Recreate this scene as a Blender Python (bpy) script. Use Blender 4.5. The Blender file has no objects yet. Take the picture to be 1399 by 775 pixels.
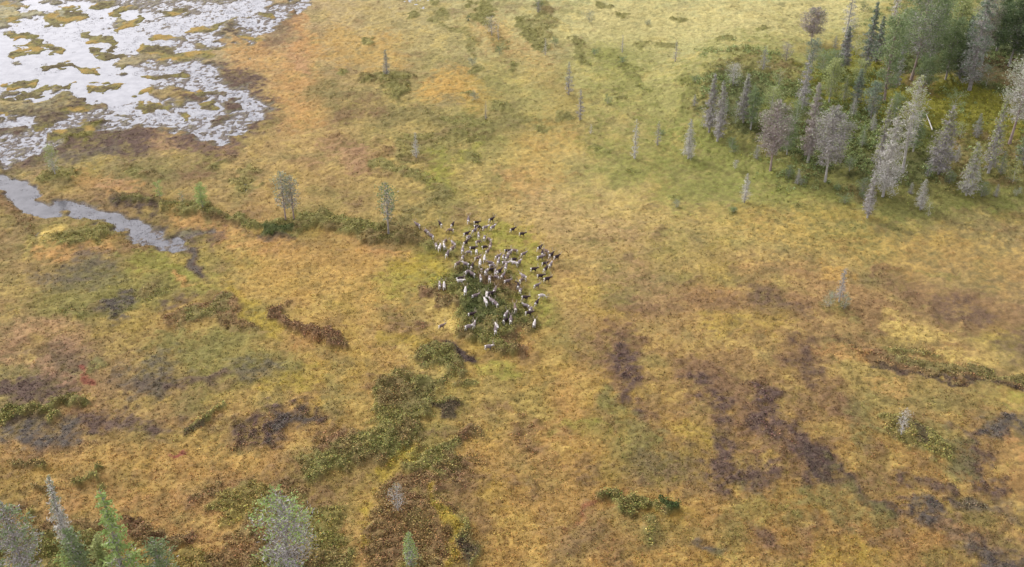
import bpy, math, random
import numpy as np
from mathutils import Matrix, Vector
R = math.radians
S = bpy.context.scene
COL = S.collection

# ------------------------------------------------------------ camera, sky, sun, exposure
H = 120.0; PITCH = R(33); F = 699.5 / math.tan(R(24)); CX, CY = 699.5, 387.5
cd = bpy.data.cameras.new('camera'); cam = bpy.data.objects.new('camera', cd); COL.objects.link(cam)
cam.location = (0, 0, H); cam.rotation_euler = (math.pi/2 - PITCH, 0, 0)
cd.sensor_width = 36; cd.lens = 18 / math.tan(R(24)); cd.clip_start = 1; cd.clip_end = 9000
S.camera = cam
SUN_EL, SUN_AZ = 40, -50            # azimuth from +Y towards +X (far left)
w = bpy.data.worlds.new('World'); S.world = w; w.use_nodes = True
nt = w.node_tree; nt.nodes.clear(); L = nt.links.new
def N(nt, t, **k):
    n = nt.nodes.new(t)
    for a, b in k.items(): setattr(n, a, b)
    return n
sky = N(nt, 'ShaderNodeTexSky', sky_type='NISHITA'); sky.sun_disc = False
sky.sun_elevation = R(SUN_EL); sky.sun_rotation = R(SUN_AZ); sky.air_density = 1; sky.dust_density = 2
tc = N(nt, 'ShaderNodeTexCoord'); sep = N(nt, 'ShaderNodeSeparateXYZ'); L(tc.outputs['Generated'], sep.inputs[0])
# thin overcast: bright cloud sheet, brighter low in the direction of the sun
dot = N(nt, 'ShaderNodeVectorMath', operation='DOT_PRODUCT'); L(tc.outputs['Generated'], dot.inputs[0])
dot.inputs[1].default_value = (math.sin(R(SUN_AZ))*.9, math.cos(R(SUN_AZ))*.9, .43)
glow = N(nt, 'ShaderNodeMapRange'); L(dot.outputs['Value'], glow.inputs[0])
glow.inputs[1].default_value = 0.35; glow.inputs[2].default_value = 1.0; glow.inputs[3].default_value = 7.5; glow.inputs[4].default_value = 28
cn = N(nt, 'ShaderNodeTexNoise'); cn.inputs['Scale'].default_value = 3; cn.inputs['Detail'].default_value = 6
L(tc.outputs['Generated'], cn.inputs['Vector'])
cm = N(nt, 'ShaderNodeMapRange'); L(cn.outputs[0], cm.inputs[0]); cm.inputs[1].default_value = .3; cm.inputs[2].default_value = .65
cm.inputs[3].default_value = .75; cm.inputs[4].default_value = 1.15
mul = N(nt, 'ShaderNodeMath', operation='MULTIPLY'); L(glow.outputs[0], mul.inputs[0]); L(cm.outputs[0], mul.inputs[1])
cc = N(nt, 'ShaderNodeVectorMath', operation='SCALE'); cc.inputs[0].default_value = (1.0, .965, .985); L(mul.outputs[0], cc.inputs['Scale'])
mx = N(nt, 'ShaderNodeMix', data_type='RGBA'); mx.inputs[0].default_value = .82
L(sky.outputs[0], mx.inputs[6]); L(cc.outputs[0], mx.inputs[7])
bg = N(nt, 'ShaderNodeBackground'); bg.inputs[1].default_value = 0.12; L(mx.outputs[2], bg.inputs[0])
out = N(nt, 'ShaderNodeOutputWorld'); L(bg.outputs[0], out.inputs[0])
sd = bpy.data.lights.new('sun', 'SUN'); sd.energy = 2.3; sd.angle = R(7); sd.color = (1, .95, .88)
sun = bpy.data.objects.new('sun', sd); COL.objects.link(sun)
sv = Vector((math.sin(R(SUN_AZ))*math.cos(R(SUN_EL)), math.cos(R(SUN_AZ))*math.cos(R(SUN_EL)), math.sin(R(SUN_EL))))
sun.rotation_euler = sv.to_track_quat('Z', 'Y').to_euler(); sun.location = (-200, 300, 300)
S.view_settings.view_transform = 'Standard'; S.view_settings.look = 'None'
S.view_settings.exposure = 0.17; S.view_settings.gamma = 1

# ------------------------------------------------------------ helpers
sp, cp = math.sin(PITCH), math.cos(PITCH)
def ground(px, py, z=0.0):
    """where the sight line through a point of the photograph meets the ground"""
    a = (px - CX)/F; b = (CY - py)/F
    d = (a, cp + b*sp, -sp + b*cp); t = (H - z)/-d[2]
    return d[0]*t, d[1]*t
def photo(x, y, z=0.0):
    dep = y*cp + (H - z)*sp
    up = y*sp - (H - z)*cp
    ok = dep > 20; dep = np.where(ok, dep, 20)
    return np.where(ok, CX + F*x/dep, 1e5), np.where(ok, CY - F*up/dep, 1e5), dep
rng = np.random.default_rng(7)
TAB = rng.random((8, 256, 256)).astype(np.float32)
def vn(x, y, k=0):
    xi = np.floor(x); yi = np.floor(y); fx = (x - xi).astype(np.float32); fy = (y - yi).astype(np.float32)
    xi = xi.astype(np.int64) & 255; yi = yi.astype(np.int64) & 255; x1 = (xi+1) & 255; y1 = (yi+1) & 255
    fx = fx*fx*(3-2*fx); fy = fy*fy*(3-2*fy); t = TAB[k % 8]
    return (t[xi, yi]*(1-fx) + t[x1, yi]*fx)*(1-fy) + (t[xi, y1]*(1-fx) + t[x1, y1]*fx)*fy
def fbm(x, y, scale, octs=3, k=0, gain=.5):
    """noise in -1..1 with features about `scale` metres wide"""
    s = 0; a = 1; tot = 0; c, sn = math.cos(.6), math.sin(.6); x = x/scale + 31.7*k; y = y/scale + 17.3*k
    for o in range(octs):
        s = s + a*(vn(x, y, k+o)*2 - 1); tot += a; a *= gain
        x, y = (x*c - y*sn)*2.03 + 5.1, (x*sn + y*c)*2.03 + 9.7
    return s/tot*1.6
def ss(a, b, v):
    t = np.clip((v - a)/(b - a), 0, 1); return t*t*(3 - 2*t)
def lin(c):
    c = np.asarray(c, float)/255; return np.where(c <= .04045, c/12.92, ((c+.055)/1.055)**2.4)
ALB = 0.64
SAT = .95
def desat(c):
    c = np.asarray(c, float); l = (c*np.array([.3, .55, .15])).sum(-1, keepdims=True); return l + (c - l)*SAT + np.array([0, 0, .006])
PAL = {k: desat(lin(v)*ALB).astype(np.float32) for k, v in dict(
    gold=(200,160,76), yel=(182,158,46), orange=(200,152,84), tan=(205,172,108), pale=(208,194,124), pink=(180,140,100),
    grass=(138,142,62), olive=(138,132,62), green=(134,130,66), moss=(132,130,22), brown=(134,104,68), purple=(100,80,66), dark=(80,66,54),
    slate=(96,88,76), red=(150,78,60), sage=(132,124,68), dgreen=(74,88,36), lime=(150,152,50), straw=(212,184,96)).items()}
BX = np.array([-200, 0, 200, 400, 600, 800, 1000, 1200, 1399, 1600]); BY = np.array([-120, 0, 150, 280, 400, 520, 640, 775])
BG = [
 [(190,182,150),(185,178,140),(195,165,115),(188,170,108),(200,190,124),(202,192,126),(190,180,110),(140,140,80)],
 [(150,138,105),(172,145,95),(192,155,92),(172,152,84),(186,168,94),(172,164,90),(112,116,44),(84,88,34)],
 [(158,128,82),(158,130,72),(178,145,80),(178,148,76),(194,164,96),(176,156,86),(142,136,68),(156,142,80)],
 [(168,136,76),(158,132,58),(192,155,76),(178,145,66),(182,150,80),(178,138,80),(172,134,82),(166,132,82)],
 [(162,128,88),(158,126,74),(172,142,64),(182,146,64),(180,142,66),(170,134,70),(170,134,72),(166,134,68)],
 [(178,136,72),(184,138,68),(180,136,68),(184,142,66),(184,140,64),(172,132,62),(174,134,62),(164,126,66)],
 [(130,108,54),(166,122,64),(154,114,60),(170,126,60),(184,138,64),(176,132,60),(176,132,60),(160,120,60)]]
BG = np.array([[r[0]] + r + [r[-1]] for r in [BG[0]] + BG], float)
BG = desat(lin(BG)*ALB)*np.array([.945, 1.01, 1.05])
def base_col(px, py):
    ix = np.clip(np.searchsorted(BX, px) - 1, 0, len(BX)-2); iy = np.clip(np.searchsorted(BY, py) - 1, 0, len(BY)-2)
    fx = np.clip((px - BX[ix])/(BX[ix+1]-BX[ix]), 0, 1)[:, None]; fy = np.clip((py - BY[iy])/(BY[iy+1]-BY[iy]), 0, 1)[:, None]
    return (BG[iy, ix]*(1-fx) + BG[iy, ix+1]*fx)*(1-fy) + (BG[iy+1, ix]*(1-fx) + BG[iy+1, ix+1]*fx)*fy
# the map of the bog: (kind, half width, strength, points along the patch, scrub height 0..1, wetness 0..1)
Z = []
def P(kind, hw, s, pts, scrub=0.0, wet=0.0):
    if scrub < .6 and kind in ('brown', 'purple', 'slate', 'dark') and hw > 5: hw *= 1.35; s = min(1, s*1.12)
    Z.append((kind, hw, s, pts, scrub, wet))
# --- far side of the bog
P('orange', 34, .55, [(340,70),(400,90),(410,150)]); P('pink', 10, .5, [(410,10),(400,60),(415,100)]); P('orange', 18, .6, [(400,20),(412,60)]); P('gold', 30, .5, [(460,60),(520,70)])
P('gold', 22, .8, [(600,125),(630,110),(660,140)]); P('olive', 16, .6, [(520,110),(545,135)], .5); P('green', 13, .8, [(515,112),(540,112),(548,128)], .8)
P('sage', 22, .65, [(440,130),(520,155),(600,165),(660,175)], .4); P('brown', 14, .55, [(480,155),(505,150)], .4)
P('brown', 14, .5, [(455,195),(500,235),(520,215)], .5); P('green', 18, .65, [(560,210),(620,190),(660,175)], .7); P('pink', 22, .5, [(440,215),(490,225)])
P('green', 8, .75, [(520,225),(590,250),(605,262)], .6); P('green', 7, .7, [(600,28),(640,55),(650,78)], .5); P('green', 8, .7, [(668,45),(685,62)], .6)
P('green', 9, .7, [(735,8),(742,35),(735,48)], .6); P('lime', 7, .5, [(590,255),(612,232),(660,195)]); P('lime', 12, .5, [(605,215),(612,250)])
P('orange', 22, .3, [(660,40),(720,70),(760,120),(780,180)]); P('olive', 10, .5, [(800,60),(840,80),(860,100)], .4); P('green', 7, .5, [(845,85),(862,92)], .5)
P('green', 8, .45, [(885,45),(900,90),(930,110)], .4); P('olive', 14, .5, [(800,200),(880,215),(960,225)], .3); P('olive', 20, .6, [(870,240),(960,250),(1060,255)], .25)
P('pink', 20, .4, [(690,240),(720,262)]); P('grass', 60, .35, [(700,150),(820,120),(900,40)]); P('pale', 40, .6, [(820,30),(960,30),(1060,40),(1150,10)]); P('pale', 26, .45, [(880,120),(900,150)])
P('pale', 22, .4, [(820,20),(880,10)]); P('orange', 14, .35, [(1060,80),(1120,70),(1160,60)]); P('tan', 50, .35, [(720,290),(850,310)])
P('gold', 30, .4, [(760,200),(700,250)]); P('yel', 26, .45, [(690,325),(705,338)]); P('straw', 30, .4, [(870,280),(1000,300)])
for q in [(610,20),(650,100),(700,95),(745,180),(808,205),(875,60),(905,62),(820,8),(640,130),(612,168),(690,150),(770,160),(830,140),(870,100),(930,30),
          (845,22),(880,150),(960,110),(990,60),(1040,40),(780,60),(860,235),(925,265),(1010,285),(1120,270),(1345,285),(1090,285),(560,20),(500,60),(470,100)] + [(590 + (i*137) % 480, 5 + (i*61) % 215) for i in range(95)]:
    P('green', 4.8, .8, [q, (q[0]+8, q[1]+1)], .58)
# --- ground under the right hand wood; dark greens also hold the shade beneath dense trees
P('grass', 60, .55, [(850,215),(960,225),(1060,250),(1180,262),(1300,255),(1399,235)]); P('grass', 44, .8, [(960,190),(1060,235),(1180,260),(1300,250),(1399,235)], .3); P('grass', 40, .5, [(840,90),(900,160),(960,120),(1060,90)]); P('green', 26, .5, [(960,150),(1040,180),(1120,240),(1200,270),(1280,270)], .5)
P('grass', 60, .4, [(1020,100),(1150,80)]); P('green', 60, .8, [(1020,140),(1120,180),(1250,210),(1399,200)], .8); P('moss', 50, .8, [(1150,130),(1270,170),(1390,150)], .8)
P('dgreen', 26, .7, [(1330,100),(1399,130)], .8); P('dgreen', 34, .75, [(1240,90),(1399,70)], .8); P('moss', 30, .5, [(1140,150),(1180,190)], .6)
P('dgreen', 40, .6, [(1010,150),(1080,170),(1130,205),(1250,225)], .8); P('lime', 14, .5, [(1040,165),(1090,150)]); P('dgreen', 14, .4, [(1010,130),(1060,180),(1100,215)], .8); P('lime', 12, .5, [(1150,110),(1165,160)], .5); P('brown', 8, .4, [(1240,125),(1265,135)]); P('olive', 40, .4, [(1240,20),(1380,20)], .5)
P('brown', 14, .5, [(1340,105),(1385,112)]); P('green', 12, .5, [(1150,268),(1190,280)], .6)
P('purple', 22, .9, [(260,110),(330,125),(340,150),(280,185)]); P('purple', 9, .9, [(205,333),(250,330),(300,322)]); P('purple', 9, .9, [(235,340),(258,360),(268,378)]); P('slate', 9, .6, [(150,300),(215,330)]); P('purple', 26, .95, [(0,200),(70,185),(150,175),(190,185)]); P('dark', 12, .6, [(0,165),(60,160),(120,150)]); P('purple', 15, .6, [(340,110),(330,160),(300,190),(270,200)]); P('slate', 10, .6, [(60,215),(150,200)]); P('purple', 14, .5, [(390,20),(370,60)])
P('olive', 6, .85, [(80,192),(110,184),(135,180)], .6); P('lime', 6, .6, [(60,205),(78,195)]); P('olive', 7, .8, [(130,158),(165,162)])
# --- left: islets' shore, stream banks
P('olive', 10, .6, [(60,215),(110,185),(150,178)], .5); P('sage', 16, .55, [(80,250),(150,245),(230,240)], .4); P('green', 7, .7, [(60,245),(100,235),(115,240)], .7)
P('green', 7, .75, [(180,232),(215,245)], .7); P('green', 6, .75, [(290,225),(310,215)], .7); P('brown', 10, .5, [(250,240),(275,232)], .4); P('green', 8, .6, [(330,235),(350,255)], .6)
P('orange', 16, .5, [(130,245),(180,262)]); P('pink', 18, .5, [(210,185),(300,200)], 0, .2); P('pink', 10, .5, [(150,255),(175,252)], 0, .3)
P('green', 9, .85, [(170,275),(220,283),(290,290),(340,303),(390,312)], .9); P('brown', 6, .6, [(165,272),(200,272)], .6); P('brown', 5, .5, [(300,300),(350,318)], .6)
P('green', 15, .85, [(380,310),(430,303),(500,312),(560,318)], .9); P('dgreen', 8, .8, [(375,312),(410,312)], .9); P('green', 12, .85, [(540,310),(600,330),(625,345)], .9)
P('sage', 15, .7, [(555,290),(600,275)], .5); P('purple', 5, .7, [(365,325),(405,325)], 0, .4); P('orange', 16, .55, [(240,302),(330,330),(400,345)]); P('orange', 10, .6, [(500,345),(560,350)])
P('dark', 6, .7, [(165,280),(200,292)], .3)
P('olive', 22, .6, [(20,300),(60,330),(120,320)], .4); P('green', 10, .75, [(80,325),(115,335),(140,330)], .8); P('green', 7, .75, [(30,300),(45,315)], .7); P('brown', 14, .6, [(20,275),(35,310)], .5)
P('straw', 9, .8, [(70,325),(88,322)]); P('orange', 14, .7, [(70,345),(100,352),(140,350)]); P('brown', 12, .55, [(165,335),(200,352)], .5); P('slate', 13, .6, [(60,380),(150,375),(120,360)], 0, .1)
P('olive', 34, .5, [(60,420),(160,400),(250,380)], .3); P('green', 14, .65, [(90,430),(150,415),(190,405)], .6); P('slate', 10, .75, [(150,410),(180,425)], .3, .2)
P('lime', 24, .45, [(200,365),(270,385)]); P('orange', 7, .7, [(225,385),(245,388)], .5); P('purple', 7, .6, [(235,410),(250,412)], 0, .3); P('yel', 14, .6, [(315,395),(340,430),(380,445)])
P('brown', 15, .7, [(265,430),(300,420),(330,445)], .7); P('green', 9, .7, [(275,430),(305,422)], .7); P('brown', 9, .9, [(392,432),(420,448),(440,462),(460,476)], 1)
P('gold', 40, .5, [(360,380),(450,370),(540,400)]); P('orange', 16, .4, [(400,470),(420,465)]); P('brown', 12, .45, [(525,425),(550,440)]); P('olive', 30, .5, [(220,480),(320,470),(380,500)], .3)
P('green', 22, .45, [(250,460),(340,500),(400,520)], .4); P('slate', 18, .6, [(180,520),(230,495)], .3, .2); P('slate', 14, .5, [(310,500),(350,510)], .2, .1)
P('purple', 14, .7, [(0,545),(40,550),(95,540)], 0, .4); P('purple', 16, .7, [(130,580),(180,570),(230,590)], .1, .3); P('slate', 16, .8, [(0,605),(50,610),(90,590)], .1, .4)
P('purple', 18, .5, [(90,490),(120,500),(20,560)], 0, .3); P('pink', 24, .5, [(40,450),(110,470)]); P('red', 4, .7, [(120,510),(130,530)]); P('pink', 12, .5, [(10,490),(100,530)])
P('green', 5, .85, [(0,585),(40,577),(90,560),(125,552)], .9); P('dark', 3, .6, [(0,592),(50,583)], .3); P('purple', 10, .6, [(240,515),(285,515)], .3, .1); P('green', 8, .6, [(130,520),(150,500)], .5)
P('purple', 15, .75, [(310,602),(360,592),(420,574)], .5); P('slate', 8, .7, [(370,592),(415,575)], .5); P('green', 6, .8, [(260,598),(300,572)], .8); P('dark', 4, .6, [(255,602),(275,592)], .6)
P('yel', 20, .5, [(380,530),(440,520)]); P('sage', 16, .5, [(460,510),(440,560)], .2); P('gold', 30, .4, [(60,640),(200,630),(320,640)]); P('orange', 26, .35, [(60,700),(220,690)])
P('red', 4, .8, [(228,640),(242,634)]); P('green', 6, .8, [(15,655),(50,645)], .8); P('green', 4, 1, [(132,660),(146,652)], 1); P('green', 5, 1, [(102,681),(132,675)], 1); P('brown', 7, .8, [(38,690),(72,690)], .8)
P('brown', 11, .85, [(180,722),(215,728),(255,735)], .7); P('brown', 6, .7, [(0,725),(25,722)], .6); P('brown', 6, .6, [(255,675),(285,670)], .6); P('brown', 7, .6, [(70,730),(140,735)], .6)
P('green', 24, .8, [(0,760),(60,760),(140,770)], .8); P('olive', 20, .6, [(180,770),(300,765)], .6); P('green', 26, .75, [(360,760),(440,760)], .8); P('olive', 26, .65, [(310,700),(370,700),(440,720)], .7)
P('brown', 20, .5, [(310,760),(350,730)], .6); P('brown', 12, .45, [(380,680),(460,690)], .5)
# --- centre
P('green', 13, .9, [(600,400),(640,400),(680,390)], .9); P('green', 31, .95, [(665,400),(668,430),(674,452)], 1); P('dgreen', 18, .6, [(660,395),(670,420),(676,450)], 1); P('green', 15, .92, [(680,460),(688,482)], 1)
P('brown', 7, .8, [(590,398),(580,408),(625,415)], .8); P('olive', 20, .5, [(600,340),(650,345),(670,370)], .5); P('lime', 26, .6, [(660,325),(705,345),(720,380),(725,420)]); P('lime', 20, .5, [(590,365),(615,385),(540,390)]); P('yel', 22, .6, [(560,370),(600,375)])
P('dgreen', 10, .5, [(640,420),(660,430)], .9); P('brown', 8, .6, [(690,395),(680,390)], .9); P('orange', 7, .5, [(700,465),(705,490)]); P('brown', 4, .6, [(694,470),(697,495)], .4)
P('straw', 16, .7, [(600,420),(620,425),(625,445)]); P('green', 16, .85, [(570,490),(600,498),(625,500)], .9); P('brown', 9, .6, [(556,492),(575,500)], .8)
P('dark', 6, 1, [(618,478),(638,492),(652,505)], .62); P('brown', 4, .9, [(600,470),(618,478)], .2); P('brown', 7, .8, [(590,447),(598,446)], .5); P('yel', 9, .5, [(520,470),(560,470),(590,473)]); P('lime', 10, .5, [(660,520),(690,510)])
P('brown', 10, .55, [(560,520),(600,530)], .4); P('green', 24, .8, [(540,545),(560,560),(520,600)], .9); P('green', 22, .85, [(430,650),(480,630),(540,610)], .9); P('green', 12, .9, [(440,655),(470,640)], .9)
P('green', 11, .7, [(570,550),(605,520)], .8); P('brown', 14, .6, [(430,600),(460,610)], .5); P('green', 8, .8, [(590,560),(612,570)], .8); P('dark', 4, .7, [(595,570),(612,575)], .6); P('green', 6, .8, [(628,535),(645,530)], .7)
P('brown', 13, .8, [(615,620),(635,605)], .7); P('green', 24, .75, [(560,640),(600,630),(620,650)], .9); P('brown', 18, .6, [(520,690),(560,665),(600,680)], .8); P('brown', 28, .65, [(520,740),(560,720),(590,750)], .8)
P('brown', 12, .6, [(620,640),(650,650)], .5); P('yel', 14, .65, [(505,660),(530,645),(560,620)]); P('yel', 13, .65, [(500,700),(495,730)]); P('orange', 14, .4, [(480,740),(490,770)])
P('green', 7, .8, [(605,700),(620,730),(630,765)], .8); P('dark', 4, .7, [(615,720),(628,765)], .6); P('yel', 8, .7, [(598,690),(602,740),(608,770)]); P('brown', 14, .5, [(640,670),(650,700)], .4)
P('brown', 12, .6, [(715,570),(725,600),(735,620)], .5); P('brown', 7, .5, [(680,560),(665,570)]); P('brown', 12, .45, [(710,640),(730,650)], .4); P('gold', 34, .4, [(680,620),(760,680),(700,740)])
P('orange', 30, .3, [(780,520),(760,580)]); P('olive', 16, .4, [(760,455),(780,480)]); P('pink', 26, .3, [(860,380),(900,430)])
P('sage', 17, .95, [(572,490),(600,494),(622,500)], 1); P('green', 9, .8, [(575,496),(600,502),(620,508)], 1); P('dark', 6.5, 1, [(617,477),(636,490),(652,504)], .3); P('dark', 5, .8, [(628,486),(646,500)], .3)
P('straw', 7, .5, [(545,480),(565,512),(600,520)]); P('green', 13, .8, [(545,548),(590,540)], .9)
# --- right hand heath
P('brown', 22, .6, [(850,480),(862,540),(868,600),(890,620)], .3); P('brown', 26, .6, [(950,520),(1000,560),(1060,620),(1120,670),(1200,690),(1290,720),(1399,765)], .3); P('purple', 10, .7, [(1040,550),(1075,600),(1100,650),(1150,672),(1210,690),(1270,700),(1310,740),(1399,765)], .3)
P('olive', 18, .5, [(830,600),(900,640),(840,560)], .4); P('purple', 9, .6, [(990,600),(1010,640),(1050,660)], .3)
P('brown', 9, .6, [(850,430),(900,435)]); P('brown', 14, .5, [(1020,410),(1080,410)]); P('purple', 11, .5, [(1040,400),(1085,430)]); P('brown', 14, .5, [(940,410),(1000,420),(1080,440)])
P('brown', 18, .65, [(860,480),(850,520),(870,560),(860,590)], .3); P('purple', 9, .75, [(853,485),(860,515),(872,545),(860,580)], .3, .1); P('olive', 20, .55, [(840,560),(850,600),(880,610)], .4)
P('brown', 18, .6, [(960,520),(970,570),(960,600)], .3); P('purple', 9, .75, [(950,530),(965,550),(985,580)], .3, .1); P('yel', 20, .5, [(930,590),(960,610)]); P('lime', 12, .4, [(770,575),(800,590)])
P('brown', 34, .62, [(1030,540),(1040,580),(1080,620)], .4); P('purple', 16, .8, [(1035,545),(1040,580),(1055,600)], .4, .1); P('purple', 14, .7, [(980,620),(1000,650),(1030,655)], .3, .1)
P('purple', 13, .7, [(1085,600),(1092,640),(1100,655)], .3, .1); P('dark', 9, .6, [(1090,640),(1105,660),(1150,670)], .3); P('brown', 16, .6, [(1090,480),(1100,510),(1150,560)], .3); P('purple', 11, .55, [(1100,480),(1105,510)], .3)
P('brown', 14, .55, [(1140,550),(1165,590)], .3); P('green', 20, .5, [(1170,560),(1180,600),(1170,630)], .4); P('green', 18, .7, [(1220,590),(1250,600),(1280,612)], .7); P('dark', 5, .6, [(1250,595),(1262,598)], .7)
P('brown', 16, .5, [(1180,640),(1240,660)], .3); P('purple', 13, .65, [(1240,655),(1290,670)], .3, .1); P('dark', 10, .85, [(1195,688),(1222,690)], .3, .15); P('slate', 15, .7, [(1260,690),(1290,720),(1320,750),(1399,760)], .3, .1)
P('purple', 13, .8, [(1320,620),(1345,650),(1370,660)], .3, .1); P('slate', 9, .75, [(1330,580),(1365,582)], .3, .2); P('slate', 9, .75, [(1375,568),(1399,572)], .3, .2); P('purple', 12, .6, [(1310,600),(1330,620)], .3)
P('slate', 16, .55, [(1330,690),(1390,690)], .4); P('orange', 12, .6, [(1378,590),(1399,610)]); P('green', 18, .5, [(1290,600),(1320,640)]); P('olive', 22, .5, [(1110,680),(1200,700)], .3)
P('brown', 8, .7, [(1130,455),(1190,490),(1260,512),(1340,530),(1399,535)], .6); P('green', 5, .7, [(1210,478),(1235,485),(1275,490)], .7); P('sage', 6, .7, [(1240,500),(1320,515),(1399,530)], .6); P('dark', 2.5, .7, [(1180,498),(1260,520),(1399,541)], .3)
P('straw', 18, .7, [(1240,445),(1290,455)]); P('straw', 14, .65, [(1300,485),(1360,500)]); P('orange', 14, .5, [(1130,475),(1160,485)]); P('orange', 14, .4, [(1190,530),(1230,540)])
P('brown', 22, .5, [(1290,420),(1360,430),(1399,440)], .3); P('purple', 12, .5, [(1300,420),(1320,425)]); P('purple', 12, .45, [(1380,470),(1399,500)], .2); P('brown', 22, .4, [(1210,380),(1260,400)])
P('brown', 5, .6, [(1180,372),(1220,358)], .4); P('green', 4, .55, [(1255,362),(1300,368)], .4); P('brown', 20, .35, [(1180,440),(1140,450)], .3); P('gold', 34, .35, [(1040,310),(1200,330),(1390,360)])
P('gold', 14, .6, [(1120,355),(1145,372)]); P('green', 10, .5, [(1120,415),(1160,425)], .5); P('lime', 8, .6, [(1360,550),(1399,550)]); P('yel', 24, .35, [(1000,450),(1060,440)])
P('olive', 24, .5, [(1030,690),(1080,700)], .3); P('purple', 9, .6, [(1050,725),(1060,735)], .2); P('brown', 14, .5, [(1040,745),(1090,735),(1140,730)], .2); P('green', 9, .85, [(830,700),(860,708),(895,706)], .9); P('dgreen', 4, 1, [(910,699),(916,701)], 1)
P('green', 8, .6, [(880,722),(890,740)], .5); P('slate', 9, .7, [(935,750),(955,755)], .2, .1); P('purple', 22, .35, [(870,650),(960,655)]); P('brown', 18, .45, [(740,730),(760,750),(790,740)], .3); P('red', 6, .4, [(760,730),(850,680)])
P('red', 14, .25, [(1090,745),(1150,735)]); P('orange', 22, .35, [(1240,760),(1340,735)]); P('green', 22, .35, [(1290,560),(1340,540)]); P('yel', 22, .35, [(1160,740),(1100,760)]); P('olive', 20, .4, [(980,760),(1000,720)])
P('purple', 7, .95, [(215,338),(250,332),(300,322)], .05); P('purple', 8, .95, [(225,338),(252,352),(268,376)], .05); P('slate', 5, .8, [(215,336),(245,345),(262,366)], .05)
P('purple', 24, .85, [(270,120),(335,128),(338,150),(280,188)]); P('purple', 20, .85, [(20,205),(70,190),(150,178),(195,190)]); P('dark', 6, .8, [(300,45),(350,38),(380,15)]); P('lime', 5, .7, [(150,160),(172,164)]); P('olive', 5, .8, [(85,190),(112,184),(132,182)], .7)
P('brown', 8, .8, [(582,402),(600,414),(628,424)], .7); P('green', 7, .7, [(445,652),(430,640),(470,625)], .9); P('sage', 9, .6, [(560,575),(580,560),(600,540)], .8)
# water depth strokes: (half width, depth, points); negative raises an islet
WZ = [(30,.66,[(40,40),(170,58)]),(26,.47,[(170,60),(270,66)]),(24,.34,[(-40,205),(20,205),(70,180)]),(20,.34,[(70,180),(120,165),(175,160)]),(13,.38,[(415,3),(365,28),(335,52)]),(17,.42,[(290,120),(335,130),(352,145)]),(18,.39,[(358,145),(322,172),(290,192)]),(13,.36,[(190,160),(240,172),(300,178)]),(50,.30,[(-250,-40),(60,-20),(300,0)]),(32,1.0,[(-200,60),(0,66),(100,85),(165,114)]),(26,.95,[(-150,105),(20,112),(110,110),(180,125)]),(13,.9,[(40,5),(70,12),(150,14),(185,22)]),(16,.75,[(100,30),(150,50)]),
      (34,.48,[(200,45),(285,28),(350,5)]),(32,.44,[(190,110),(250,100),(300,122)]),(18,.46,[(170,142),(220,155),(290,150)]),(9,.5,[(0,168),(35,160),(62,166)]),
      (10,.46,[(280,178),(300,192)]),(15,.8,[(-60,250),(10,257),(45,268),(72,282)]),(17,.58,[(88,284),(135,300),(182,324)]),(12,.42,[(178,324),(215,336),(232,342)]),(6,.22,[(225,332),(300,322)]),
      (5,.3,[(-60,150),(20,158)])]
WI = [(13,[(-40,10),(8,12),(25,18)]),(12,[(75,22),(105,20)]),(8,[(128,8),(150,5)]),(5,[(152,20),(182,12)]),(9,[(15,50),(45,52)]),(9,[(22,72),(50,62),(75,70)]),(4,[(155,38),(165,32),(188,28)]),(7,[(105,50),(140,55),(150,65)]),
      (5,[(120,70),(150,78),(170,85)]),(9,[(195,72),(225,74),(245,66)]),(4,[(58,97),(100,88),(135,95)]),(4,[(120,97),(135,97)]),(7,[(132,120),(160,116)]),(4,[(188,108),(215,108),(248,104)]),(6,[(30,128),(70,122),(92,120)]),
      (6,[(0,120),(30,116)]),(6,[(0,137),(15,135)]),(5,[(0,152),(18,150)]),(6,[(60,145),(95,140)]),(5,[(110,148),(135,145)]),(4,[(265,38),(300,36),(322,30)]),(4,[(230,18),(265,12)]),(5,[(198,128),(212,132)]),(5,[(228,128),(275,128)]),
      (4,[(198,150),(220,151)]),(4,[(278,146),(296,144)]),(4,[(275,122),(310,130)]),(4,[(240,155),(262,160)]),(6,[(250,80),(300,75)]),(5,[(210,52),(245,50)]),(4,[(330,50),(350,55)]),(4,[(355,18),(370,22)]),(7,[(60,165),(95,150)]),(6,[(75,185),(125,178)])]
def seg_dist(px, py, pts):
    d = np.full(px.shape, 1e9)
    if len(pts) == 1: pts = [pts[0], pts[0]]
    for (ax, ay), (bx, by) in zip(pts[:-1], pts[1:]):
        vx, vy = bx-ax, by-ay; q = vx*vx + vy*vy + 1e-9
        t = np.clip(((px-ax)*vx + (py-ay)*vy)/q, 0, 1)
        d = np.minimum(d, np.hypot(px-ax-t*vx, (py-ay-t*vy)*1.25))
    return d
FOREST = [(1000,120),(1100,150),(1250,170),(1420,150),(1420,60),(1250,60)]
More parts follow.
